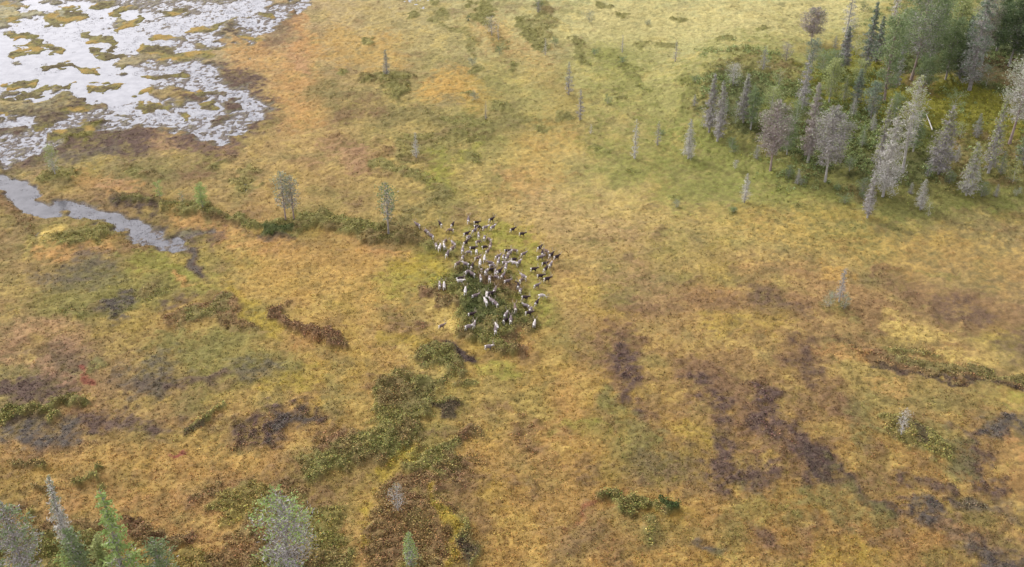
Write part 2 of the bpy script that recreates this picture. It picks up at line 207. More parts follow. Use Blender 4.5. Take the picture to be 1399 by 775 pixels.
def field(x, y):
    """height, colour, scrub amount, wetness of the bog at world positions"""
    x = np.asarray(x, float); y = np.asarray(y, float)
    wx = x + 2.6*fbm(x, y, 11, 3, 1) + .9*fbm(x, y, 2.2, 2, 3); wy = y + 3.4*fbm(x, y, 11, 3, 2) + 1.2*fbm(x, y, 2.2, 2, 4)
    px, py, dep = photo(wx, wy)
    inv = ~((px > -300) & (px < 1700) & (py > -200) & (py < 900))
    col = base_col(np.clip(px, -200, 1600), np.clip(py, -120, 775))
    n1 = fbm(x, y, 9, 4, 5); n2 = fbm(x, y, 4, 3, 6); n3 = fbm(x, y, .9, 3, 7, .7); n4 = fbm(x, y*.7, 26, 3, 0)
    def mixc(c, k, m): return c*(1-m[:, None]) + PAL[k]*m[:, None]
    far = ss(300, 60, py)
    col = mixc(col, 'orange', .38*ss(.0, .8, n4)*(1-far)); col = mixc(col, 'olive', .45*ss(.05, .8, n1)); col = mixc(col, 'grass', .40*ss(.0, .8, fbm(x, y, 17, 3, 4) + .3*n2)*(1-far)); col = mixc(col, 'yel', .35*ss(.1, .9, -n1+.3*n3)*(1-.5*far))
    col = mixc(col, 'brown', .50*ss(.2, 1.0, n2 + .5*n3 - .2*far)); col = mixc(col, 'straw', .35*ss(.1, .9, -n2 + .6*n3))
    scrub = .25*ss(.45, 1.1, n2 + .5*n3)
    col = mixc(col, 'purple', .35*ss(.35, 1.0, fbm(x, y, 14, 3, 6) + .5*n3)); col = mixc(col, 'sage', .4*ss(.2, .9, fbm(x, y, 6, 3, 1) - .4*n3)); wet = np.zeros_like(x)
    eb = .42*fbm(x, y, 5, 3, 3) + .55*fbm(x, y, 1.1, 2, 4)
    for kind, hw, s, pts, sc, wt in Z:
        xs = [p[0] for p in pts]; ys = [p[1] for p in pts]; mg = hw*1.9
        i = np.nonzero((px > min(xs)-mg) & (px < max(xs)+mg) & (py > min(ys)-mg) & (py < max(ys)+mg))[0]
        if len(i) == 0: continue
        d = seg_dist(px[i], py[i], pts)/hw
        if sc >= .6 or hw < 6: m = min(1, s*1.12)*ss(1.38, .95, d + eb[i]*.45)
        else: m = min(1, s*1.2)*ss(1.5, .35, d + eb[i]*.85)*np.clip(.86 + .75*n3[i] + .35*n2[i], .15, 1)
        col[i] = col[i]*(1-m[:, None]) + PAL[kind]*m[:, None]
        if sc >= .6 and kind in ('green', 'brown'):
            q = m*.55*ss(-.1, .8, n2[i]*(1 if kind == 'green' else -1) + .4*n3[i]); k2 = PAL['brown' if kind == 'green' else 'sage']; col[i] = col[i]*(1-q[:, None]) + k2*q[:, None]
        if sc: scrub[i] = np.maximum(scrub[i]*(1-m*.3), sc*m)
        else: scrub[i] *= 1 - m*.7
        if wt: wet[i] = np.maximum(wet[i], .12*wt*m)
    # grain of the vegetation
    g = 1 + .17*n3 + .14*fbm(x, y, .55, 1, 2)
    col = col*np.clip(g, .55, 1.5)[:, None]
    # relief
    h = .32 + .20*fbm(x, y, 2.6, 3, 2) + .09*n3 + .05*fbm(x, y, .5, 1, 1)
    h = h + .5*ss(.5, .95, scrub) + scrub*(.42 + .42*fbm(x, y, 1.7, 2, 6) + .28*n3)
    ux, uy, _ = photo(x, y)
    k = ss(150, 20, np.where(np.isfinite(ux), seg_dist(ux, uy*1.0, FOREST), 1e4)) ; h = h + 2.2*k
    dry = ss(480, 700, ux)*(~inv); h = h + dry*.7*fbm(x, y, 45, 2, 3)
    W = np.zeros_like(x)
    ew = .35*fbm(x, y, 4, 3, 1); ew = np.where(py > 236, ew*.25, ew*1.5)
    for hw, dpt, pts in WZ:
        if pts[0][1] < 200 and dpt > .6: hw *= 1.06
        m = dpt*ss(1.3, .6, seg_dist(px, py, pts)/hw + ew); W = np.maximum(W, m)
    W = W*(1 - ss(1.4, .5, seg_dist(px, py, [(330,98),(405,92)])/26 + ew))*(1 - ss(1.4, .5, seg_dist(px, py, [(200,188),(290,212)])/20 + ew))
    isl = np.zeros_like(x)
    for hw, pts in WI:
        i = np.nonzero((px > pts[0][0]-60) & (px < pts[-1][0]+60) & (py < 260))[0]
        isl[i] = np.maximum(isl[i], ss(1.35, .75, seg_dist(px[i], py[i], pts)/hw + 1.3*ew[i] + .35*n3[i]))
    n5 = fbm(x, y*.5, 3.2, 5, 5, .85)
    basin = ss(.05, .3, W)
    hb = .29 - .78*W + np.where(py > 236, .35 + .5*ss(170, 230, px), 1)*((.12 + .16*ss(.4, .6, W))*n5 + .27*n3)*(1.12 - W); h = h*(1-basin) + basin*(hb*(1-isl) + isl*(.17 + .10*n5 + .06*n3))
    mud = basin*(1-isl)*ss(.45, .15, W)
    mudm = np.clip(mud + basin*(1-isl)*.8*ss(-.1, -.4, n5), 0, 1)
    vg = ss(.10, .26, h)*basin*(1-isl); col = mixc(col, 'slate', .75*basin*(1-isl)); col = mixc(col, 'purple', .6*mudm)
    col = mixc(col, 'dark', basin*(1-isl)*.45); col = mixc(col, 'purple', basin*(1-isl)*.5*ss(0, .8, n3)); col = mixc(col, 'olive', vg*.7); col = mixc(col, 'olive', isl*basin*.8); col = mixc(col, 'gold', isl*basin*.6*ss(.0, .6, n2)); col = mixc(col, 'dark', isl*basin*.7*ss(-.1, .6, n3-n2))
    wet = np.maximum(wet, basin*(1-isl)*.35)
    scrub = scrub*(1-basin) + .15*isl
    return h.astype(np.float32), col.astype(np.float32), scrub, wet
def h1(x, y): return float(field(np.array([x, x+.01]), np.array([y, y]))[0][0])

def link(name, me, parent=None, mat=None):
    o = bpy.data.objects.new(name, me); COL.objects.link(o); o.parent = parent
    if mat is not None and me is not None and not me.materials: me.materials.append(mat)
    return o
def tag(o, label=None, cat=None, group=None, kind=None):
    if label: o['label'] = label
    if cat: o['category'] = cat
    if group: o['group'] = group
    if kind: o['kind'] = kind
    return o
def np_mesh(name, v, f, smooth=False, col=None):
    """mesh from numpy vertices and a faces array (all tris or all quads)"""
    v = np.ascontiguousarray(v, np.float32); f = np.ascontiguousarray(f, np.int32); me = bpy.data.meshes.new(name); k = f.shape[1]
    me.vertices.add(len(v)); me.vertices.foreach_set('co', v.ravel()); me.loops.add(f.size); me.loops.foreach_set('vertex_index', f.ravel())
    me.polygons.add(len(f)); me.polygons.foreach_set('loop_start', np.arange(0, f.size, k, dtype=np.int32))
    if smooth: me.polygons.foreach_set('use_smooth', np.ones(len(f), bool))
    if col is not None:
        a = me.color_attributes.new('col', 'FLOAT_COLOR', 'POINT'); a.data.foreach_set('color', np.ascontiguousarray(col, np.float32).ravel())
    me.update(calc_edges=True); return me
# ------------------------------------------------------------ materials
def mat(name, build):
    m = bpy.data.materials.new(name); m.use_nodes = True; t = m.node_tree; b = t.nodes['Principled BSDF']; build(t, b); return m
def noise(t, scale, detail=3, vec=None, rough=.6):
    n = N(t, 'ShaderNodeTexNoise'); n.inputs['Scale'].default_value = scale; n.inputs['Detail'].default_value = detail; n.inputs['Roughness'].default_value = rough
    if vec is None:
        c = N(t, 'ShaderNodeTexCoord'); vec = c.outputs['Object']
    t.links.new(vec, n.inputs['Vector']); return n.outputs[0]
def mrange(t, v, a, b, c, d):
    n = N(t, 'ShaderNodeMapRange'); t.links.new(v, n.inputs[0])
    for i, q in enumerate((a, b, c, d)): n.inputs[i+1].default_value = q
    return n.outputs[0]
def mixrgb(t, f, a, b, mode='MIX'):
    n = N(t, 'ShaderNodeMix', data_type='RGBA', blend_type=mode)
    for s, v in ((0, f), (6, a), (7, b)):
        if hasattr(v, 'links') or isinstance(v, bpy.types.NodeSocket): t.links.new(v, n.inputs[s])
        else: n.inputs[s].default_value = v if s == 0 else (*v, 1)
    return n.outputs[2]
def scale_col(t, c, v):
    n = N(t, 'ShaderNodeVectorMath', operation='SCALE'); t.links.new(c, n.inputs[0]); t.links.new(v, n.inputs['Scale']); return n.outputs[0]
def m_ground(t, b):
    a = N(t, 'ShaderNodeVertexColor', layer_name='col'); n1 = noise(t, 2.2, 5, rough=.8); n2 = noise(t, 4.2, 3)
    v = mrange(t, n1, .3, .7, .70, 1.32); c = scale_col(t, a.outputs[0], v)
    c = mixrgb(t, mrange(t, n2, .52, .72, 0, .38), c, (.27, .22, .13)); c = mixrgb(t, mrange(t, n2, .30, .46, .32, 0), c, (.075, .055, .04))
    t.links.new(c, b.inputs['Base Color'])
    t.links.new(mrange(t, a.outputs[1], 0, .8, .95, .28), b.inputs['Roughness']); t.links.new(mrange(t, a.outputs[1], 0, .5, .15, .7), b.inputs['Specular IOR Level'])
    bp = N(t, 'ShaderNodeBump'); bp.inputs['Strength'].default_value = .7; bp.inputs['Distance'].default_value = .25; t.links.new(n1, bp.inputs['Height']); t.links.new(bp.outputs[0], b.inputs['Normal'])
M_ground = mat('bog_ground', m_ground)
def m_tuft(t, b):
    a = N(t, 'ShaderNodeVertexColor', layer_name='col'); t.links.new(a.outputs[0], b.inputs['Base Color']); b.inputs['Roughness'].default_value = .85; b.inputs['Specular IOR Level'].default_value = .15
M_tuft = mat('plant_tuft', m_tuft)
def m_water(t, b, c1=(.17, .175, .20), c2=(.24, .245, .27)):
    n = noise(t, .35, 4); b.inputs['IOR'].default_value = 1.333; b.inputs['Specular IOR Level'].default_value = .9; b.inputs['Roughness'].default_value = .14
    c = mixrgb(t, mrange(t, n, .35, .65, 0, 1), c1, c2); t.links.new(c, b.inputs['Base Color'])
    bp = N(t, 'ShaderNodeBump'); bp.inputs['Strength'].default_value = .15; bp.inputs['Distance'].default_value = .05; t.links.new(noise(t, 2.2, 3), bp.inputs['Height']); t.links.new(bp.outputs[0], b.inputs['Normal'])
M_water = mat('sky_pale_water', m_water); M_stream = mat('peaty_stream_water', lambda t, b: m_water(t, b, (.045, .045, .055), (.10, .10, .115)))  # the lake's pale base colour stands in for part of the reflected sky
def plain(name, c1, c2, sc=1.5, rough=.85, spec=.2):
    def f(t, b):
        t.links.new(mixrgb(t, mrange(t, noise(t, sc, 4), .38, .62, 0, 1), c1, c2), b.inputs['Base Color']); b.inputs['Roughness'].default_value = rough; b.inputs['Specular IOR Level'].default_value = spec
    return mat(name, f)
def leafy(name, c1, c2, sc=.8):
    m = plain(name, c1, c2, sc); t = m.node_tree; b = t.nodes['Principled BSDF']
    tr = N(t, 'ShaderNodeBsdfTranslucent'); ms = N(t, 'ShaderNodeMixShader'); ms.inputs[0].default_value = .28
    src = b.inputs['Base Color'].links[0].from_socket; t.links.new(src, tr.inputs[0]); o = [n for n in t.nodes if n.type == 'OUTPUT_MATERIAL'][0]
    t.links.new(b.outputs[0], ms.inputs[1]); t.links.new(tr.outputs[0], ms.inputs[2]); t.links.new(ms.outputs[0], o.inputs[0]); return m
M_bark = dict(grey=plain('weathered_grey_bark', (.22,.20,.19), (.38,.35,.345)), pine=plain('pinkish_pine_bark', (.27,.20,.185), (.40,.32,.30)), pale=plain('pale_bark', (.36,.34,.33), (.52,.50,.48)))
M_twig = dict(grey=plain('lichen_grey_twigs', (.23,.21,.21), (.48,.455,.45), 1.1), brown=plain('brown_grey_twigs', (.25,.205,.20), (.44,.385,.375), 1.1), pale=plain('pale_lichen_twigs', (.40,.385,.36), (.62,.60,.57), 1.1))
M_leaf = dict(dark=leafy('dark_needles', (.08,.12,.06), (.16,.21,.10)), mid=leafy('green_needles', (.16,.22,.105), (.28,.34,.17)), grey=leafy('grey_green_needles', (.24,.27,.18), (.38,.40,.28)),
              bright=leafy('bright_green_needles', (.24,.35,.10), (.40,.50,.20)), blue=leafy('blue_green_needles', (.16,.22,.15), (.28,.33,.24)), olive=leafy('yellow_green_needles', (.27,.31,.12), (.43,.46,.21)))

# ------------------------------------------------------------ ground sheet and water
def axis(fine, far_lo, far_hi):
    lo = []; q = fine[0]; s = fine[1]-fine[0]
    while q > far_lo: s *= 1.35; q -= s; lo.append(q)
    hi = []; q = fine[-1]; s = fine[-1]-fine[-2]
    while q < far_hi: s *= 1.35; q += s; hi.append(q)
    return np.array(lo[::-1] + list(fine) + hi)
gx = axis(np.arange(-200, 200.1, .36), -4000, 4000)
yy = [92.0]
while yy[-1] < 440: yy.append(yy[-1] + .26 + .0011*(yy[-1]-92))
gy = axis(np.array(yy), -2500, 6000)
GX, GY = np.meshgrid(gx, gy); nx, ny = len(gx), len(gy)
hx, cx_, sc_, wt_ = field(GX.ravel(), GY.ravel())
idx = np.arange(nx*ny).reshape(ny, nx)
quads = np.stack([idx[:-1,:-1], idx[:-1,1:], idx[1:,1:], idx[1:,:-1]], -1).reshape(-1, 4)
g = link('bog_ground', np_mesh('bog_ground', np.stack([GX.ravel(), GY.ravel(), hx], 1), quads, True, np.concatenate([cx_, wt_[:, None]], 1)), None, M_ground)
tag(g, kind='structure')
ybk = ground(0, 232)[1]
for nm, ya, yb, mt in (('lake_water', -70, 232, M_water), ('stream_water', 232, 400, M_stream)):
    p0, p1 = ground(-420, yb), ground(460, ya); xa, xb = -260, -25
    tag(link(nm, np_mesh(nm, np.array([(xa, p0[1], 0.), (xb, p0[1], 0.), (xb, p1[1], 0.), (xa, p1[1], 0.)]), np.array([[0, 1, 2, 3]])), None, mt), kind='structure')
# np_mesh('lake_water', np.array([(a, b, 0.0) for a, b in (wv[3], wv[2], wv[1], wv[0])]), np.array([[0, 1, 2, 3]]))

# ------------------------------------------------------------ ground cover that nobody could count
def tufts(name, x, y, z, r, hgt, n, leaf, colr, label, cat, jit=.30):
    """n small blades/leaf faces in a low dome at each spot"""
    m = len(x); u = rng.random((m, n)); a = rng.random((m, n))*2*np.pi; rr = np.sqrt(u)*r[:, None]
    cx = x[:, None] + np.cos(a)*rr; cy = y[:, None] + np.sin(a)*rr; cz = z[:, None] + hgt[:, None]*(1-u*.8)*(.35 + .65*rng.random((m, n)))
    c = np.stack([cx, cy, cz], -1).reshape(-1, 3); lf = np.repeat(leaf, n)[:, None]
    d1 = rng.normal(size=c.shape); d1[:, 2] *= .55; d1 /= np.linalg.norm(d1, axis=1)[:, None]; d2 = np.cross(d1, rng.normal(size=c.shape)); d2 /= np.linalg.norm(d2, axis=1)[:, None] + 1e-6
    v = np.stack([c - d1*lf, c + d2*lf*.75, c + d1*lf, c - d2*lf*.75], 1).reshape(-1, 3); f = np.arange(len(v)).reshape(-1, 4)
    k = np.repeat(colr, n, 0)*(1 + jit*rng.normal(size=(m*n, 1)))*(1 + .1*rng.normal(size=(m*n, 3))); k = np.clip(k, .01, .8); k = np.repeat(k, 4, 0)
    o = link(name, np_mesh(name, v, f, False, np.concatenate([k, np.ones((len(k), 1))], 1)), None, M_tuft)
    tag(o, label, cat, kind='stuff'); return o
def spots(n):
    a = rng.random(n)*1520 - 60; b = rng.random(n)**.8*900 - 60
    x, y = ground(a, b); x = np.asarray(x); y = np.asarray(y); return x, y
x, y = spots(190000); h, c, s, wt = field(x, y)
keep = (rng.random(len(x)) < np.clip(.05 + s*1.1, 0, 1)) & (wt < .5) & (s > .28); i = np.nonzero(keep)[0][:42000]
tone = np.where(rng.random((len(i), 1)) < .5, 1.75, 1.1)
tufts('dwarf_birch_scrub', x[i], y[i], h[i]-.05, .35+.35*rng.random(len(i)), .25+.45*s[i]*rng.random(len(i)), 9, .09+.06*rng.random(len(i)), c[i]*tone, 'low dwarf birch and heather scrub in dark patches across the bog', 'scrub')
j = np.nonzero((h > .03) & (s < .35) & (wt < .7))[0][:78000]
tone = np.where(rng.random((len(j), 1)) < .6, 1.22, .86)
tufts('sedge_tussocks', x[j], y[j], h[j]-.03, .22+.25*rng.random(len(j)), .10+.16*rng.random(len(j)), 5, .06+.06*rng.random(len(j)), c[j]*tone, 'golden sedge and grass tussocks covering the bog', 'grass')
# sedge standing in the shallows
m = 60000; a = rng.random(m)*480 - 60; b = rng.random(m)*440 - 60; x, y = ground(a, b); x = np.asarray(x); y = np.asarray(y); h, c, s, wt = field(x, y)
e = fbm(x, y*.6, 6, 4, 4, .7); rr_ = rng.random(m) < np.where(b > 236, .5, 1); i = np.nonzero(rr_ & (h < .05) & (h > -.75) & (rng.random(m) < np.clip(-.15 + .8*ss(-.45, -.02, h) + .8*ss(.0, .7, e)*ss(-.7, -.2, h) + .35*ss(150, 300, a)*ss(230, 150, b), 0, 1)*.75))[0][:26000]
tufts('water_sedge', x[i], y[i], np.full(len(i), -.02), .3+.9*rng.random(len(i)), .06+.10*rng.random(len(i)), 9, .035+.05*rng.random(len(i)), np.where(rng.random((len(i), 1)) < .5, np.array([[.13,.115,.12]]), np.array([[.24,.22,.22]])), 'thin grey brown sedge and mud tufts standing in the shallow lake water', 'sedge')
# birch undergrowth of the wood
m = 20000; a = 950 + 470*rng.random(m); b = -20 + 300*rng.random(m); x, y = ground(a, b); x = np.asarray(x); y = np.asarray(y)
dd = seg_dist(a, b, FOREST + [(1100,200),(1250,215)]); keep = rng.random(m) < ss(90, 25, dd)*.9*(1-.75*ss(1180,1250,a)*ss(90,120,b))*ss(-.3,.5,fbm(x, y, 7, 2, 2)); i = np.nonzero(keep)[0]
h, c, s, wt = field(x[i], y[i]); k = len(i); t3 = rng.random((k, 1)); cc3 = (1-t3)*np.array([[.12,.155,.05]]) + t3*np.array([[.34,.40,.17]])
tufts('birch_undergrowth', x[i], y[i], h, .35+.65*rng.random(k), .4+1.5*rng.random(k)**1.5, 30, .08+.06*rng.random(k), cc3, 'knee to head high green birch thicket between the trees of the wood', 'undergrowth', .3)

# ------------------------------------------------------------ trees
def tube(pts, rad, n=6):
    """tapered tube along points, as vertices and quads"""
    V = []; Fq = []; pts = np.array(pts, float)
    for i, p in enumerate(pts):
        d = pts[min(i+1, len(pts)-1)] - pts[max(i-1, 0)]; d /= np.linalg.norm(d) + 1e-9
        u = np.cross(d, (0, 0, 1) if abs(d[2]) < .9 else (1, 0, 0)); u /= np.linalg.norm(u); v = np.cross(d, u)
        for k in range(n):
            a = 2*np.pi*k/n; V.append(p + rad[i]*(math.cos(a)*u + math.sin(a)*v))
        if i:
            for k in range(n): Fq.append((i*n-n+k, i*n-n+(k+1) % n, i*n+(k+1) % n, i*n+k))
    b = len(V); V.append(pts[-1]); Fq += [(b-n+k, b-n+(k+1) % n, b, b) for k in range(0)]
    return V[:-1], Fq
def join(parts):
    V = []; Fq = []
    for v, f in parts:
        o = len(V); V += list(v); Fq += [tuple(q+o for q in t) for t in f]
    return np.array(V), np.array(Fq)
def cards(c, d, ln, wd, r):
    """thin four-sided faces centred at c along d"""
    q = r.normal(size=c.shape); s = np.cross(d, q); s /= np.linalg.norm(s, axis=1)[:, None] + 1e-6
    v = np.stack([c - d*ln[:, None], c + s*wd[:, None], c + d*ln[:, None], c - s*wd[:, None]], 1).reshape(-1, 3); return v, np.arange(len(v)).reshape(-1, 4)
DK = .85
def make_tree(name, px, py, top, width, shape, bark, twig, leaf, dens, green, label, cat, group, lean=0, base_frac=None):
    """conifer with its foot at a ground point; green = share of live needles, dens = fullness"""
    x, y = ground(px, py, .3 if px < 900 else 1.4); z = h1(x, y) - .1
    dep = y*cp + (H-z)*sp; sc = F/dep; Ht = (py-top)/(sc*math.cos(math.atan2(H, y)))*1.0; Rr = width/sc/2*(1.12 if px > 930 and py < 300 else 1)
    r = np.random.default_rng(int(px*31+py*17)); root = link(name, None); root.location = (x, y, z); root.rotation_euler.z = r.random()*6.28
    tag(root, label, cat, group)
    bend = r.normal(size=(2,))*.012*Ht
    def axis_pt(t): return np.array([bend[0]*math.sin(t*2.6) + lean*t*Ht*.0, bend[1]*math.sin(t*3.1), t*Ht])
    tr = .0135*Ht + .03 if shape != 'bush' else .05
    parts = [tube([axis_pt(t) for t in np.linspace(0, .985, 9)], [tr*(1.25 if t == 0 else 1)*(1-t*.9) for t in np.linspace(0, 1, 9)], 7)]
    cb = base_frac if base_frac is not None else {'spruce': .10, 'pine': .26, 'snag': .15, 'broad': .12, 'bush': .04, 'slim': .08}[shape]
    def prof(t):
        u = (t-cb)/(1-cb)
        if u < 0: return 0
        if shape in ('spruce', 'slim'): return (1-u)**.75*(.55+.45*min(1, u*5)) + .03
        if shape == 'snag': return .35 + .65*(1-u)
        if shape == 'pine': return math.sin(math.pi*min(1, (u*.86+.12)))**.6*(1 if u < .75 else 1-(u-.75)*1.6)
        return math.sin(math.pi*(u*.8+.17))**.55
    nb = int({'spruce': 46, 'pine': 34, 'snag': 26, 'broad': 30, 'bush': 14, 'slim': 26}[shape]*min(1.3, .5+Ht/14)); limbs = []; tc_, td, lc, ld, radial = [], [], [], [], []
    for i in range(nb):
        t = cb + (1-cb)*(i+.5*r.random())/nb*.97; a = i*2.4 + r.random()*.9; rl = Rr*prof(t)*(.62+.5*r.random())
        up = {'spruce': -.28, 'pine': .25, 'snag': -.1, 'broad': .6, 'bush': .8, 'slim': -.15}[shape] + .25*r.normal()
        p0 = axis_pt(t); dv = np.array([math.cos(a), math.sin(a), up]); dv[:2] *= 1; p1 = p0 + dv*rl*.55; p2 = p0 + np.array([math.cos(a+.15), math.sin(a+.15), up*.7 + (.12 if shape == 'spruce' else .1)])*rl
        parts.append(tube([p0, p1, p2], [tr*.28*(1-t*.6)+.012, .018, .006], 3)); limbs.append((p0, p1, p2, t))
        nt_ = max(5, int(dens*rl*DK*46/ max(.6, 1)));
        s = r.random(nt_)**.7; q = np.where((s < .5)[:, None], p0+(p1-p0)*(s*2)[:, None], p1+(p2-p1)*((s-.5)*2)[:, None]); spread = .16*rl + .10
        q = q + r.normal(size=q.shape)*spread*np.array([1, 1, .75]); d = (p2-p0)/(np.linalg.norm(p2-p0)+1e-6) + r.normal(size=q.shape)*.75; d /= np.linalg.norm(d, axis=1)[:, None]
        outer = s*.55 + .45*t + .18*r.normal(size=nt_); g_ = outer > (1 - green)
        tc_.append(q[~g_]); td.append(d[~g_]); lc.append(q[g_]); ld.append(d[g_])
    v, f = join(parts); link('trunk', np_mesh('trunk', v, f, True), root, M_bark[bark])
    tc_ = np.concatenate(tc_); td = np.concatenate(td); lc = np.concatenate(lc); ld = np.concatenate(ld)
    k = min(1.25, max(.5, Ht/10))
    if len(tc_) > 20:
        v, f = cards(tc_, td, k*(.16+.16*r.random(len(tc_))), k*(.028+.03*r.random(len(tc_))), r); link('twigs', np_mesh('twigs', v, f), root, M_twig[twig])
    if len(lc) > 10:
        v, f = cards(lc, ld, k*(.12+.12*r.random(len(lc))), k*(.06+.06*r.random(len(lc))), r); link('needles', np_mesh('needles', v, f), root, M_leaf[leaf])
    return root
LONE = 'trees standing alone on the open bog'; WOOD = 'trees of the wood on the right'; NEAR = 'young trees along the lower left edge'
